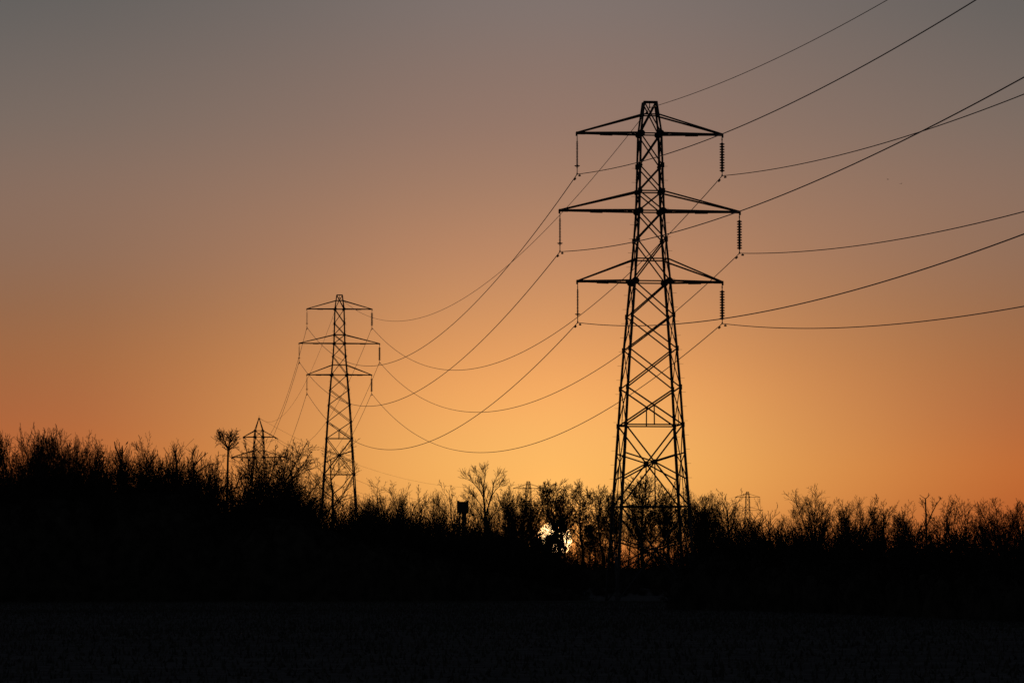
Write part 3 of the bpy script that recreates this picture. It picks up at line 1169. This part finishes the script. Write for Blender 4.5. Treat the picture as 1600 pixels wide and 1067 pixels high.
# prongs standing out of the bushy tree and the spiky one
custom_tree('snag', 'bare prongs of dead wood sticking up left of the hunched perched bird', 285,
            [([(277, None, 0), (277, 760, 0), (276, 720, 0)], .14, .07),
             ([(276, 722, 0), (272.5, 708, 0), (272, 694, 0)], .05, .018),
             ([(276, 722, 0), (274, 706, .1), (275.6, 695, .1)], .045, .02),
             ([(277, 722, 0), (281, 709, 0), (283, 698, 0)], .045, .018),
             ([(278, 724, 0), (283, 713, .1), (289, 706, .1)], .04, .016),
             ([(277, 724, 0), (270, 713, .1), (268, 706, .1)], .035, .016)], [(276, 722, 0, (0, 0, 1), .7, .02, 2, .9, 3)], 277, 6, group='bare snags among the trees')
custom_tree('snag', 'bare leaning prongs of dead wood carrying the hunched bird on the outermost one', 282,
            [([(302, None, 0), (302, 770, 0), (303, 726, 0)], .14, .07),
             ([(303, 727, 0), (300, 712, 0), (303.5, 700, 0)], .06, .018),
             ([(303, 727, 0), (308, 713, .1), (310, 702, .1)], .035, .018),
             ([(304, 727, 0), (313, 717, 0), (319, 711, 0), (325, 707, 0)], .05, .016),
             ([(305, 726, 0), (311, 712, .2), (316, 705, .2)], .03, .016),
             ([(306, 740, 0), (318, 730, .1), (326, 725.5, .1)], .04, .016),
             ([(307, 745, 0), (316, 737, .1), (322, 734, .1)], .03, .016)], [(303, 727, 0, (.2, 0, 1), .7, .02, 2, .9, 3), (310, 735, 0, (.8, 0, .5), .7, .02, 2, .9, 3)], 302, 8, group='bare snags among the trees')
# Y-topped snag on the right
custom_tree('snag', 'dead Y-topped snag standing above the trees on the right, a bird on its side bough', 352,
            [([(1448, None, 0), (1447.5, 830, 0), (1446.5, 795, 0), (1446, 779, 0)], .11, .055),
             ([(1446, 779, 0), (1450, 776, 0), (1451, 770, 0)], .04, .02),
             ([(1446, 779, 0), (1441, 776, 0), (1437, 773, 0)], .032, .015),
             ([(1450, 776, 0), (1453, 772, 0)], .03, .016),
             ([(1446.3, 788, 0), (1442, 783, .1), (1437.5, 779, .1)], .03, .016),
             ([(1449, 820, 0), (1456, 802, 0), (1463, 788, 0), (1469, 780, 0), (1473, 777, 0)], .06, .016),
             ([(1469, 781, 0), (1466, 775, 0)], .02, .014)],
            [(1456, 802, 0, (.3, 0, 1), .6, .02, 2, .9, 3), (1463, 788, 0, (-.3, .2, 1), .5, .02, 1, .9, 3), (1446, 800, 0, (-.6, .2, .8), .6, .02, 2, .9, 3)],
            1448, 9, group='bare snags among the trees')


# ------------------------------------------------------------------ undergrowth, hedge, woodland
def smooth_noise(x, y, s):
    return (math.sin(x * 1.7 + s) * math.sin(y * 1.3 + s * 2.1) + .5 * math.sin(x * 4.1 + 1.3 * s + y * 2.2) + .35 * math.sin(x * 9.3 - y * 5.1 + s)) / 1.6


def thicket(name, profile, thick, seed, twigs, twig_len, leaf=0, lump=.6):
    """profile: (px, top row, depth). A lumpy body of dense growth with twigs all over it."""
    rng = random.Random(seed)
    P = []
    for px, top, Y in profile:
        w = at(px, top, Y)
        P.append((w.x, Y, ground_z(w.x, Y), w.z))
    # resample along
    L = [0]
    for a, b in zip(P, P[1:]):
        L.append(L[-1] + math.hypot(b[0] - a[0], b[1] - a[1]))
    n = max(8, int(L[-1] / .35))
    s = np.linspace(0, L[-1], n)
    A = np.array(P)
    C = np.stack([np.interp(s, L, A[:, k]) for k in range(4)], 1)
    tx = np.gradient(C[:, 0], s)
    ty = np.gradient(C[:, 1], s)
    ln = np.hypot(tx, ty)
    nx, ny = ty / ln, -tx / ln                        # towards the viewer side
    m = 22
    V = np.zeros((n, m, 3))
    for j in range(m):
        u = j / (m - 1)                               # 0 front foot .. 1 back foot
        ang = PI * u
        off = math.cos(ang)
        up = math.sin(ang) ** .45 if 0 < u < 1 else 0
        for i in range(n):
            hgt = C[i, 3] - C[i, 2]
            nz = smooth_noise(s[i] * .55, u * 6, seed) * lump
            nz2 = smooth_noise(s[i] * 1.9, u * 15, seed + 3) * lump * .4
            o = off * (thick * .5) + (nz + nz2) * .8 * (1 if off > 0 else -1) * abs(off) ** .3
            z = C[i, 2] - .1 + (hgt + (nz + nz2) * .55) * up
            V[i, j] = (C[i, 0] + nx[i] * o, C[i, 1] + ny[i] * o, z)
    idx = np.arange(n * m).reshape(n, m)
    Fq = np.stack([idx[:-1, :-1], idx[1:, :-1], idx[1:, 1:], idx[:-1, 1:]], -1).reshape(-1, 4)
    parts = [(V.reshape(-1, 3), Fq)]
    segs = []
    for _ in range(twigs):
        i = rng.randrange(n)
        j = min(m - 1, int(abs(rng.gauss(.42, .2)) * m))
        p = V[i, j] - np.array([0, 0, .15])
        d = Vector((rng.gauss(0, .45), rng.gauss(0, .45), rng.uniform(.5, 1.2))).normalized()
        Lt = twig_len * rng.uniform(.35, 1.25) ** 1.3
        twig_spray(segs, tuple(p), d, Lt, .018, rng, 1 if rng.random() < .6 else 2, .8, 2)
    parts.append(seg_mesh_arrays(np.array(segs), 3))
    if leaf:
        lv, lf = [], []
        for _ in range(leaf):
            i = rng.randrange(n)
            j = min(m - 1, int(abs(rng.gauss(.40, .2)) * m))
            p = Vector(V[i, j]) + Vector((rng.gauss(0, .22), rng.gauss(0, .22), rng.gauss(.05, .2)))
            a = Vector((rng.gauss(0, 1), rng.gauss(0, 1), rng.gauss(0, 1))).normalized()
            b = a.orthogonal().normalized()
            k = rng.uniform(.05, .11)
            q = len(lv)
            lv += [p - a * k, p + b * k * .6, p + a * k, p - b * k * .6]
            lf.append((q, q + 1, q + 2, q + 3))
        parts.append((np.array(lv), np.array(lf)))
    v, f = join_arrays(parts)
    return link(bpy.data.objects.new(name, mesh_from(name, v, f, M_BUSH)))


T_LEFT = [(-60, 772, 280), (0, 768, 280), (50, 770, 280), (90, 762, 280), (112, 742, 281), (135, 744, 281), (170, 756, 281), (215, 760, 281), (262, 752, 281), (295, 760, 281), (325, 776, 281),
          (345, 795, 281), (370, 806, 281), (395, 790, 281), (440, 786, 281), (475, 808, 282), (520, 826, 284), (580, 838, 288), (640, 846, 296), (690, 862, 300), (740, 880, 303), (800, 893, 306), (850, 908, 308), (878, 924, 309)]
T_LEFT = [(a, b + 12, c) for a, b, c in T_LEFT]
u = thicket('undergrowth', T_LEFT, 9, 2, 2600, 1.5, 9000)
tag(u, 'black mass of bushes and brambles under the trees on the left', 'undergrowth', kind='stuff')
T_MID = [(520, 832, 345), (600, 842, 345), (650, 848, 350), (700, 856, 355), (750, 858, 360), (800, 862, 370), (828, 876, 380), (850, 890, 390)]
T_MID = [(a, b + 8, c) for a, b, c in T_MID]
u = thicket('undergrowth', T_MID, 8, 7, 1500, 1.5, 3000)
tag(u, 'black belt of scrub between the second pylon and the sun', 'undergrowth', kind='stuff')
T_FAR = [(800, 872, 560), (838, 878, 560), (880, 886, 560), (940, 888, 560), (1000, 888, 560), (1060, 884, 560), (1120, 872, 560), (1180, 860, 560), (1300, 862, 560)]
u = thicket('undergrowth', T_FAR, 9, 9, 1100, 1.9, 2500, .9)
tag(u, 'low dark scrub under the trees behind the tall pylon', 'undergrowth', kind='stuff')
T_HEDGE = [(1088, 920, 217), (1096, 872, 216), (1120, 856, 214), (1160, 850, 211), (1220, 856, 206), (1300, 864, 198), (1380, 867, 190), (1460, 872, 182), (1540, 874, 174), (1610, 876, 167), (1720, 880, 156), (1850, 884, 146)]
T_HEDGE = [(a, b + 9, c) for a, b, c in T_HEDGE]
u = thicket('hedge', T_HEDGE, 3.2, 13, 2200, .9, 9000, .45)
tag(u, 'long dark hedge along the field edge right of the tall pylon', 'hedge')


# bushes thickening the foot of the skyline trees
def scatter_stuff(name, specs, label, cat, seed):
    rng = random.Random(seed)
    parts = []
    for kind, px, top, wpx, Y in specs:
        if kind != 'sparse' and (847 < px < 860 or 881 < px < 898):                           # a thin place, where the sun shows
            continue
        P = rng.choice(PROTO[kind])
        g = at(px, 800, Y)
        bz = ground_z(g.x, Y) - .1
        hh = at(px, top, Y).z - bz
        sz = hh / P['h']
        sx = min(1.7 * sz, max(.5 * sz, wpx / F * Y / P['w']))
        a = rng.uniform(0, 2 * PI)
        for v, f in (P['t'], P['c']):
            w = v * np.array([sx, sx, sz])
            w = np.stack([w[:, 0] * math.cos(a) - w[:, 1] * math.sin(a) + g.x, w[:, 0] * math.sin(a) + w[:, 1] * math.cos(a) + Y, w[:, 2] + bz], 1)
            parts.append((w, f))
    v, f = join_arrays(parts)
    o = link(bpy.data.objects.new(name, mesh_from(name, v, f, M_TWIG)))
    tag(o, label, cat, kind='stuff')
    return o


def along(prof, x0, x1, step, dtop, kinds, Y, wid, rng):
    xs_, ys_ = [p[0] for p in prof], [p[1] for p in prof]
    out = []
    x = x0
    while x < x1:
        out.append((rng.choice(kinds), x + rng.uniform(-.3, .3) * step, float(np.interp(x, xs_, ys_)) - rng.uniform(*dtop), rng.uniform(*wid), Y + rng.uniform(-10, 10)))
        x += step * rng.uniform(.7, 1.3)
    return out


rr = random.Random(21)
# rank weeds and low scrub on the rough ground behind the pylon feet
weeds = []
for _ in range(64):
    Yw = rr.uniform(320, 470)
    foot = HOR + H * F / Yw
    weeds.append(('shrub', rr.uniform(864, 1096), foot - rr.uniform(4, 15), rr.uniform(10, 26), Yw))
scatter_stuff('undergrowth', weeds, 'scattered low weeds and scrub on the ground behind the tall pylon', 'undergrowth', 30)
FILL = sorted((t[1], t[2], t[4]) for t in TREES if t[4] < 500 and t[0] not in ('tallopen', 'umbrella', 'windswept', 'sparse', 'open'))


def behind(x0, x1, step, drop, kinds, dy, wid, rng):
    out = []
    x = x0
    while x < x1:
        top = float(np.interp(x, [f[0] for f in FILL], [f[1] for f in FILL]))
        Y = float(np.interp(x, [f[0] for f in FILL], [f[2] for f in FILL]))
        out.append((rng.choice(kinds), x, top + rng.uniform(*drop), rng.uniform(*wid), Y + dy + rng.uniform(-6, 6)))
        x += step * rng.uniform(.7, 1.3)
    return out


scatter_stuff('woodland', behind(-12, 340, 21, (6, 26), ['round'], 14, (64, 90), rr) + [('round', 425, 707, 96, 306), ('round', 452, 722, 76, 304), ('round', 400, 724, 70, 305)] + behind(372, 500, 20, (14, 34), ['round'], 14, (56, 80), rr) + along(T_LEFT, -10, 340, 17, (8, 36), ['shrub', 'round', 'shrub'], 296, (34, 52), rr)
              + along(T_LEFT, 340, 480, 13, (5, 34), ['shrub', 'sparse', 'shrub'], 296, (30, 46), rr)
              + along(T_LEFT, 480, 640, 13, (8, 36), ['shrub', 'upright'], 340, (28, 44), rr), 'tangle of bare thicket twigs filling the left wood', 'woodland', 31)
scatter_stuff('woodland', behind(560, 830, 20, (12, 34), ['vase', 'round', 'open'], 20, (36, 52), rr) + along(T_MID, 560, 840, 11, (14, 54), ['round', 'sparse', 'shrub', 'vase'], 425, (24, 40), rr), 'thin bare scrub trees between the second pylon and the sun', 'woodland', 32)
scatter_stuff('woodland', along(T_FAR, 820, 1110, 13, (55, 108), ['tallwood'], 640, (28, 42), rr)
              + [('sparse', 852, 792, 22, 600), ('sparse', 889, 812, 14, 620)]
              + along(T_FAR, 896, 1120, 9, (10, 42), ['shrub', 'sparse'], 590, (24, 38), rr), 'bare trunks of the small wood behind the tall pylon', 'woodland', 33)
scatter_stuff('woodland', behind(1080, 1620, 24, (8, 28), ['upright', 'vase', 'upright'], 18, (36, 56), rr) + along(T_HEDGE, 1075, 1640, 30, (6, 34), ['upright', 'shrub'], 385, (30, 44), rr), 'thin bare wood behind the hedge on the right', 'woodland', 34)


# ivy-clad growth in front of the sun
def ivy_tree(px, top, bot, wpx, Y, label, seed, n, name='ivy_clad_tree', cat='tree'):
    rng = random.Random(seed)
    g = at(px, 800, Y)
    bz = ground_z(g.x, Y) - .1
    root = empty(name, (g.x, Y, bz))
    zt, zb = at(px, top, Y).z - bz, at(px, bot, Y).z - bz
    R = wpx / F * Y * .5
    m = MB()
    m.tube([(0, 0, 0), (.1, 0, zb), (0, .1, zt * .92)], [.2, .17, .06], 7)
    for k in range(9):
        a, z = rng.uniform(0, 2 * PI), rng.uniform(zb, zt * .9)
        e = Vector((math.cos(a) * R * .8, math.sin(a) * R * .8, z + rng.uniform(.2, 1)))
        m.tube([(0, 0, z), e * .5 + Vector((0, 0, z * .5)), e], [.06, .04, .02], 5)
    m.build('trunk', M_BARK, root)
    lv, lf = [], []
    clumps = [(rng.gauss(0, .42) * R, rng.gauss(0, .42) * R, zb + (zt - zb) * rng.random() ** .9, rng.uniform(.3, .6) * R) for _ in range(26)]
    for _ in range(n):
        cx, cy, cz, cr = rng.choice(clumps)
        p = Vector((cx + rng.gauss(0, .45) * cr, cy + rng.gauss(0, .45) * cr, cz + rng.gauss(0, .55) * cr))
        a = Vector((rng.gauss(0, 1), rng.gauss(0, 1), rng.gauss(0, 1))).normalized()
        b = a.orthogonal().normalized()
        k = rng.uniform(.06, .13)
        q = len(lv)
        lv += [p - a * k, p + b * k * .7, p + a * k, p - b * k * .7]
        lf.append((q, q + 1, q + 2, q + 3))
    o = link(bpy.data.objects.new('crown', mesh_from('crown', np.array(lv), np.array(lf), M_IVY)), root)
    tag(root, label, cat, 'ivy-clad growth in front of the sun')
    return root


ivy_tree(875, 812, 886, 14, 540, 'ivy-clad trunk blocking the sun disc just right of its middle', 3, 5000)
ivy_tree(860, 838, 894, 36, 535, 'leafy bush covering the lower middle of the sun disc', 5, 4700, 'ivy_bush', 'bush')

# ------------------------------------------------------------------ box on a post (high seat)
B = at(723, 794, 405)


def high_seat():
    gz = ground_z(B.x, 405)
    root = empty('lookout_box', (B.x, 405, gz), .12)
    hz = B.z - gz
    w, h = 8.0 / F * 405, 9.5 / F * 405
    m = MB()
    for k in range(6):                               # vertical boards with uneven lower ends
        x = -w + (k + .5) * 2 * w / 6
        lo = [.16, .05, .22, .10, 0, .12][k]
        for sy in (-1, 1):
            m.box((x, sy * w * .8, hz + lo / 2), (w / 6 - .008, 0, 0), (0, .015, 0), (0, 0, h - lo / 2))
        for sx in (-1, 1):
            y = x * .78
            m.box((sx * (w + .02), y, hz + lo / 2), (.015, 0, 0), (0, w * .78 / 6 - .006, 0), (0, 0, h - lo / 2))
    m.box((0, 0, hz - h * .55), (w * .98, 0, 0), (0, w * .76, 0), (0, 0, .04))
    m.build('wall', M_WOOD, root)
    r = MB()
    r.box((0, 0, hz + h + .03), (w * 1.04, 0, 0), (0, w * .92, 0), (0, 0, .03))
    for sx in (-1, 1):
        for sy in (-1, 1):
            r.box((sx * w * .93, sy * w * .8, hz + h + .11), (.07, 0, 0), (0, .06, 0), (0, 0, .06))
    r.build('roof', M_WOOD, root)
    c = MB()
    c.tube([(.12, 0, -.2), (.10, .02, hz * .5), (.06, 0, hz - h * .5)], [.22, .19, .16], 8)
    for sx in (-1, 1):
        c.tube([(.1, 0, hz - h - .9), (sx * w * .8, 0, hz - h * .6)], [.06, .05], 6)
    c.build('central_post', M_WOOD, root)
    for sx in (-1, 1):
        for sy in (-1, 1):
            p = MB()
            p.tube([(sx * w * .95, sy * w, -.2), (sx * w * .55, sy * w * .5, hz - h * .6)], [.06, .05], 6)
            p.build('post', M_WOOD, root)
    tag(root, 'dark wooden box raised on posts among the treetops, left of the tall open tree', 'lookout box')


high_seat()


# ------------------------------------------------------------------ birds
def bird_perched(px, py, Y, length, tilt, facing, label, drop=False):
    """Crow-like bird: one continuous lofted body with tail, head, beak and folded wings."""
    p = at(px, py, Y)
    root_m = MB()
    prof = [(-.62, .00, .012, .05), (-.45, .0, .022, .075), (-.30, .01, .05, .085), (-.15, .03, .105, .115), (0, .05, .145, .14), (.14, .075, .13, .125), (.23, .11, .09, .09),
            (.29, .145, .075, .075), (.36, .165, .068, .062), (.41, .158, .035, .032), (.46, .150, .016, .014), (.50, .143, .004, .004)]
    n = 12
    vs, fs = [], []
    ct, st = math.cos(tilt), math.sin(tilt)
    for (x, z, rz_, ry) in prof:
        for k in range(n):
            a = 2 * PI * k / n
            X, Yy, Z = x, ry * math.cos(a), z + rz_ * math.sin(a)
            X, Z = X * ct - Z * st, X * st + Z * ct
            vs.append((X * length, Yy * length, Z * length))
    for i in range(len(prof) - 1):
        for k in range(n):
            fs.append((i * n + k, i * n + (k + 1) % n, (i + 1) * n + (k + 1) % n, (i + 1) * n + k))
    fs += [tuple(range(n)), tuple(range((len(prof) - 1) * n, len(prof) * n))[::-1]]
    root_m.add(vs, fs)
    for s in (-1, 1):                                # legs down to the twig
        a = Vector((.02, s * .05, -.08)) * length
        root_m.tube([a, a + Vector((.01, 0, -.13)) * length, a + Vector((.05, 0, -.16)) * length], [.018 * length, .012 * length, .01 * length], 5)
    o = root_m.build('bird', M_BIRD, smooth=True)
    o.location = p
    o.rotation_euler = (0, 0, facing)
    tag(o, label, 'bird', 'birds perched on treetops')


bird_perched(198.6, 692.6, 283, .36, .75, .3, 'small bird perched upright on the right tip of the forked snag near the left edge')
bird_perched(320.6, 709.5, 282, .40, 1.25, 1.2, 'hunched bird with a hanging tail on the outermost bare prong, near the umbrella-shaped tree')
bird_perched(1469, 778, 352, .40, .9, 2.6, 'bird perched on the side bough of the Y-topped snag')


def bird_flying(px, py, Y, span, head, bank, label):
    p = at(px, py, Y)
    m = MB()
    prof = [(-.34, .0, .006, .055), (-.22, .0, .014, .04), (-.1, .0, .045, .05), (.03, .005, .06, .062), (.14, .01, .05, .05), (.2, .02, .04, .04), (.25, .022, .022, .02), (.31, .015, .003, .003)]
    n = 10
    vs, fs = [], []
    for (x, z, rz_, ry) in prof:
        for k in range(n):
            a = 2 * PI * k / n
            vs.append((x * span, ry * math.cos(a) * span, (z + rz_ * math.sin(a)) * span))
    for i in range(len(prof) - 1):
        for k in range(n):
            fs.append((i * n + k, i * n + (k + 1) % n, (i + 1) * n + (k + 1) % n, (i + 1) * n + k))
    fs += [tuple(range(n)), tuple(range((len(prof) - 1) * n, len(prof) * n))[::-1]]
    m.add(vs, fs)
    for s in (-1, 1):                                # wings: arm, hand, tapered tip, with thickness
        rows = [(0.03, .10, -.10, .01, .018), (.2, .12, -.09, .07, .012), (.36, .08, -.08, .075, .008), (.5, -.03, -.06, .05, .003)]
        vs = []
        for y, xf, xb, z, th in rows:
            vs += [(xf * span, s * y * span, z * span), ((xf + xb) / 2 * span, s * y * span, (z + th) * span), (xb * span, s * y * span, z * span), ((xf + xb) / 2 * span, s * y * span, (z - th) * span)]
        fs = [(4 * i + k, 4 * i + (k + 1) % 4, 4 * i + 4 + (k + 1) % 4, 4 * i + 4 + k) for i in range(3) for k in range(4)] + [(12, 13, 14, 15)]
        m.add(vs, fs)
    o = m.build('bird', M_BIRD, smooth=True)
    o.location = p
    o.rotation_euler = (bank, 0, head)
    tag(o, label, 'bird', 'birds flying far off')


bird_flying(1387.2, 280.5, 520, .55, .4, .2, 'tiny bird flying high in the empty sky, the upper of the far pair')
bird_flying(1408, 287.2, 530, .55, .9, -.2, 'tiny bird flying high in the empty sky, the lower of the far pair')

# ------------------------------------------------------------------ the sun
def the_sun():
    D = 9000.0
    c = Vector((0, 0, H)) + sdir * D
    R = D * math.tan(math.radians(.265))
    m = MB()
    nu, nv = 48, 24
    vs = [(R * math.sin(PI * j / nv) * math.cos(2 * PI * i / nu), R * math.sin(PI * j / nv) * math.sin(2 * PI * i / nu), R * math.cos(PI * j / nv)) for j in range(1, nv) for i in range(nu)]
    fs = [(j * nu + i, j * nu + (i + 1) % nu, (j + 1) * nu + (i + 1) % nu, (j + 1) * nu + i) for j in range(nv - 2) for i in range(nu)]
    b = len(vs)
    vs += [(0, 0, R), (0, 0, -R)]
    fs += [(b, (i + 1) % nu, i) for i in range(nu)] + [(b + 1, (nv - 2) * nu + i, (nv - 2) * nu + (i + 1) % nu) for i in range(nu)]
    m.add(vs, fs)
    o = m.build('sun', emission('glowing_sun', (1.0, .62, .27), 12.0), smooth=True)
    o.location = c
    tag(o, 'glaring white-orange sun disc low behind the bare trees', 'sun')


the_sun()


# ------------------------------------------------------------------ grass on the field
def grass():
    rng = np.random.default_rng(4)
    n = 60000
    y = np.sqrt(rng.uniform(55 ** 2, 285 ** 2, n))
    x = rng.uniform(-.16, .17, n) * y
    z = np.array([ground_z(a, b) for a, b in zip(x, y)])
    h = rng.uniform(.05, .16, n) * (1 + .5 * np.sin(y * 2.1 + .3 * x) * (rng.random(n) < .7))
    a = rng.uniform(0, 2 * PI, n)
    w = rng.uniform(.02, .06, n)
    lx, ly = rng.normal(0, .05, n), rng.normal(0, .05, n)
    p0 = np.stack([x - np.cos(a) * w, y - np.sin(a) * w, z - .02], 1)
    p1 = np.stack([x + np.cos(a) * w, y + np.sin(a) * w, z - .02], 1)
    p2 = np.stack([x + lx, y + ly, z + h], 1)
    V = np.stack([p0, p1, p2], 1).reshape(-1, 3)
    o = link(bpy.data.objects.new('grass', mesh_from('grass', V, np.arange(3 * n).reshape(-1, 3), M_GRASS)))
    tag(o, 'short rough grass over the dark field', 'grass', kind='stuff')


grass()
sc.cycles.max_bounces = 4
sc.cycles.use_denoising = True
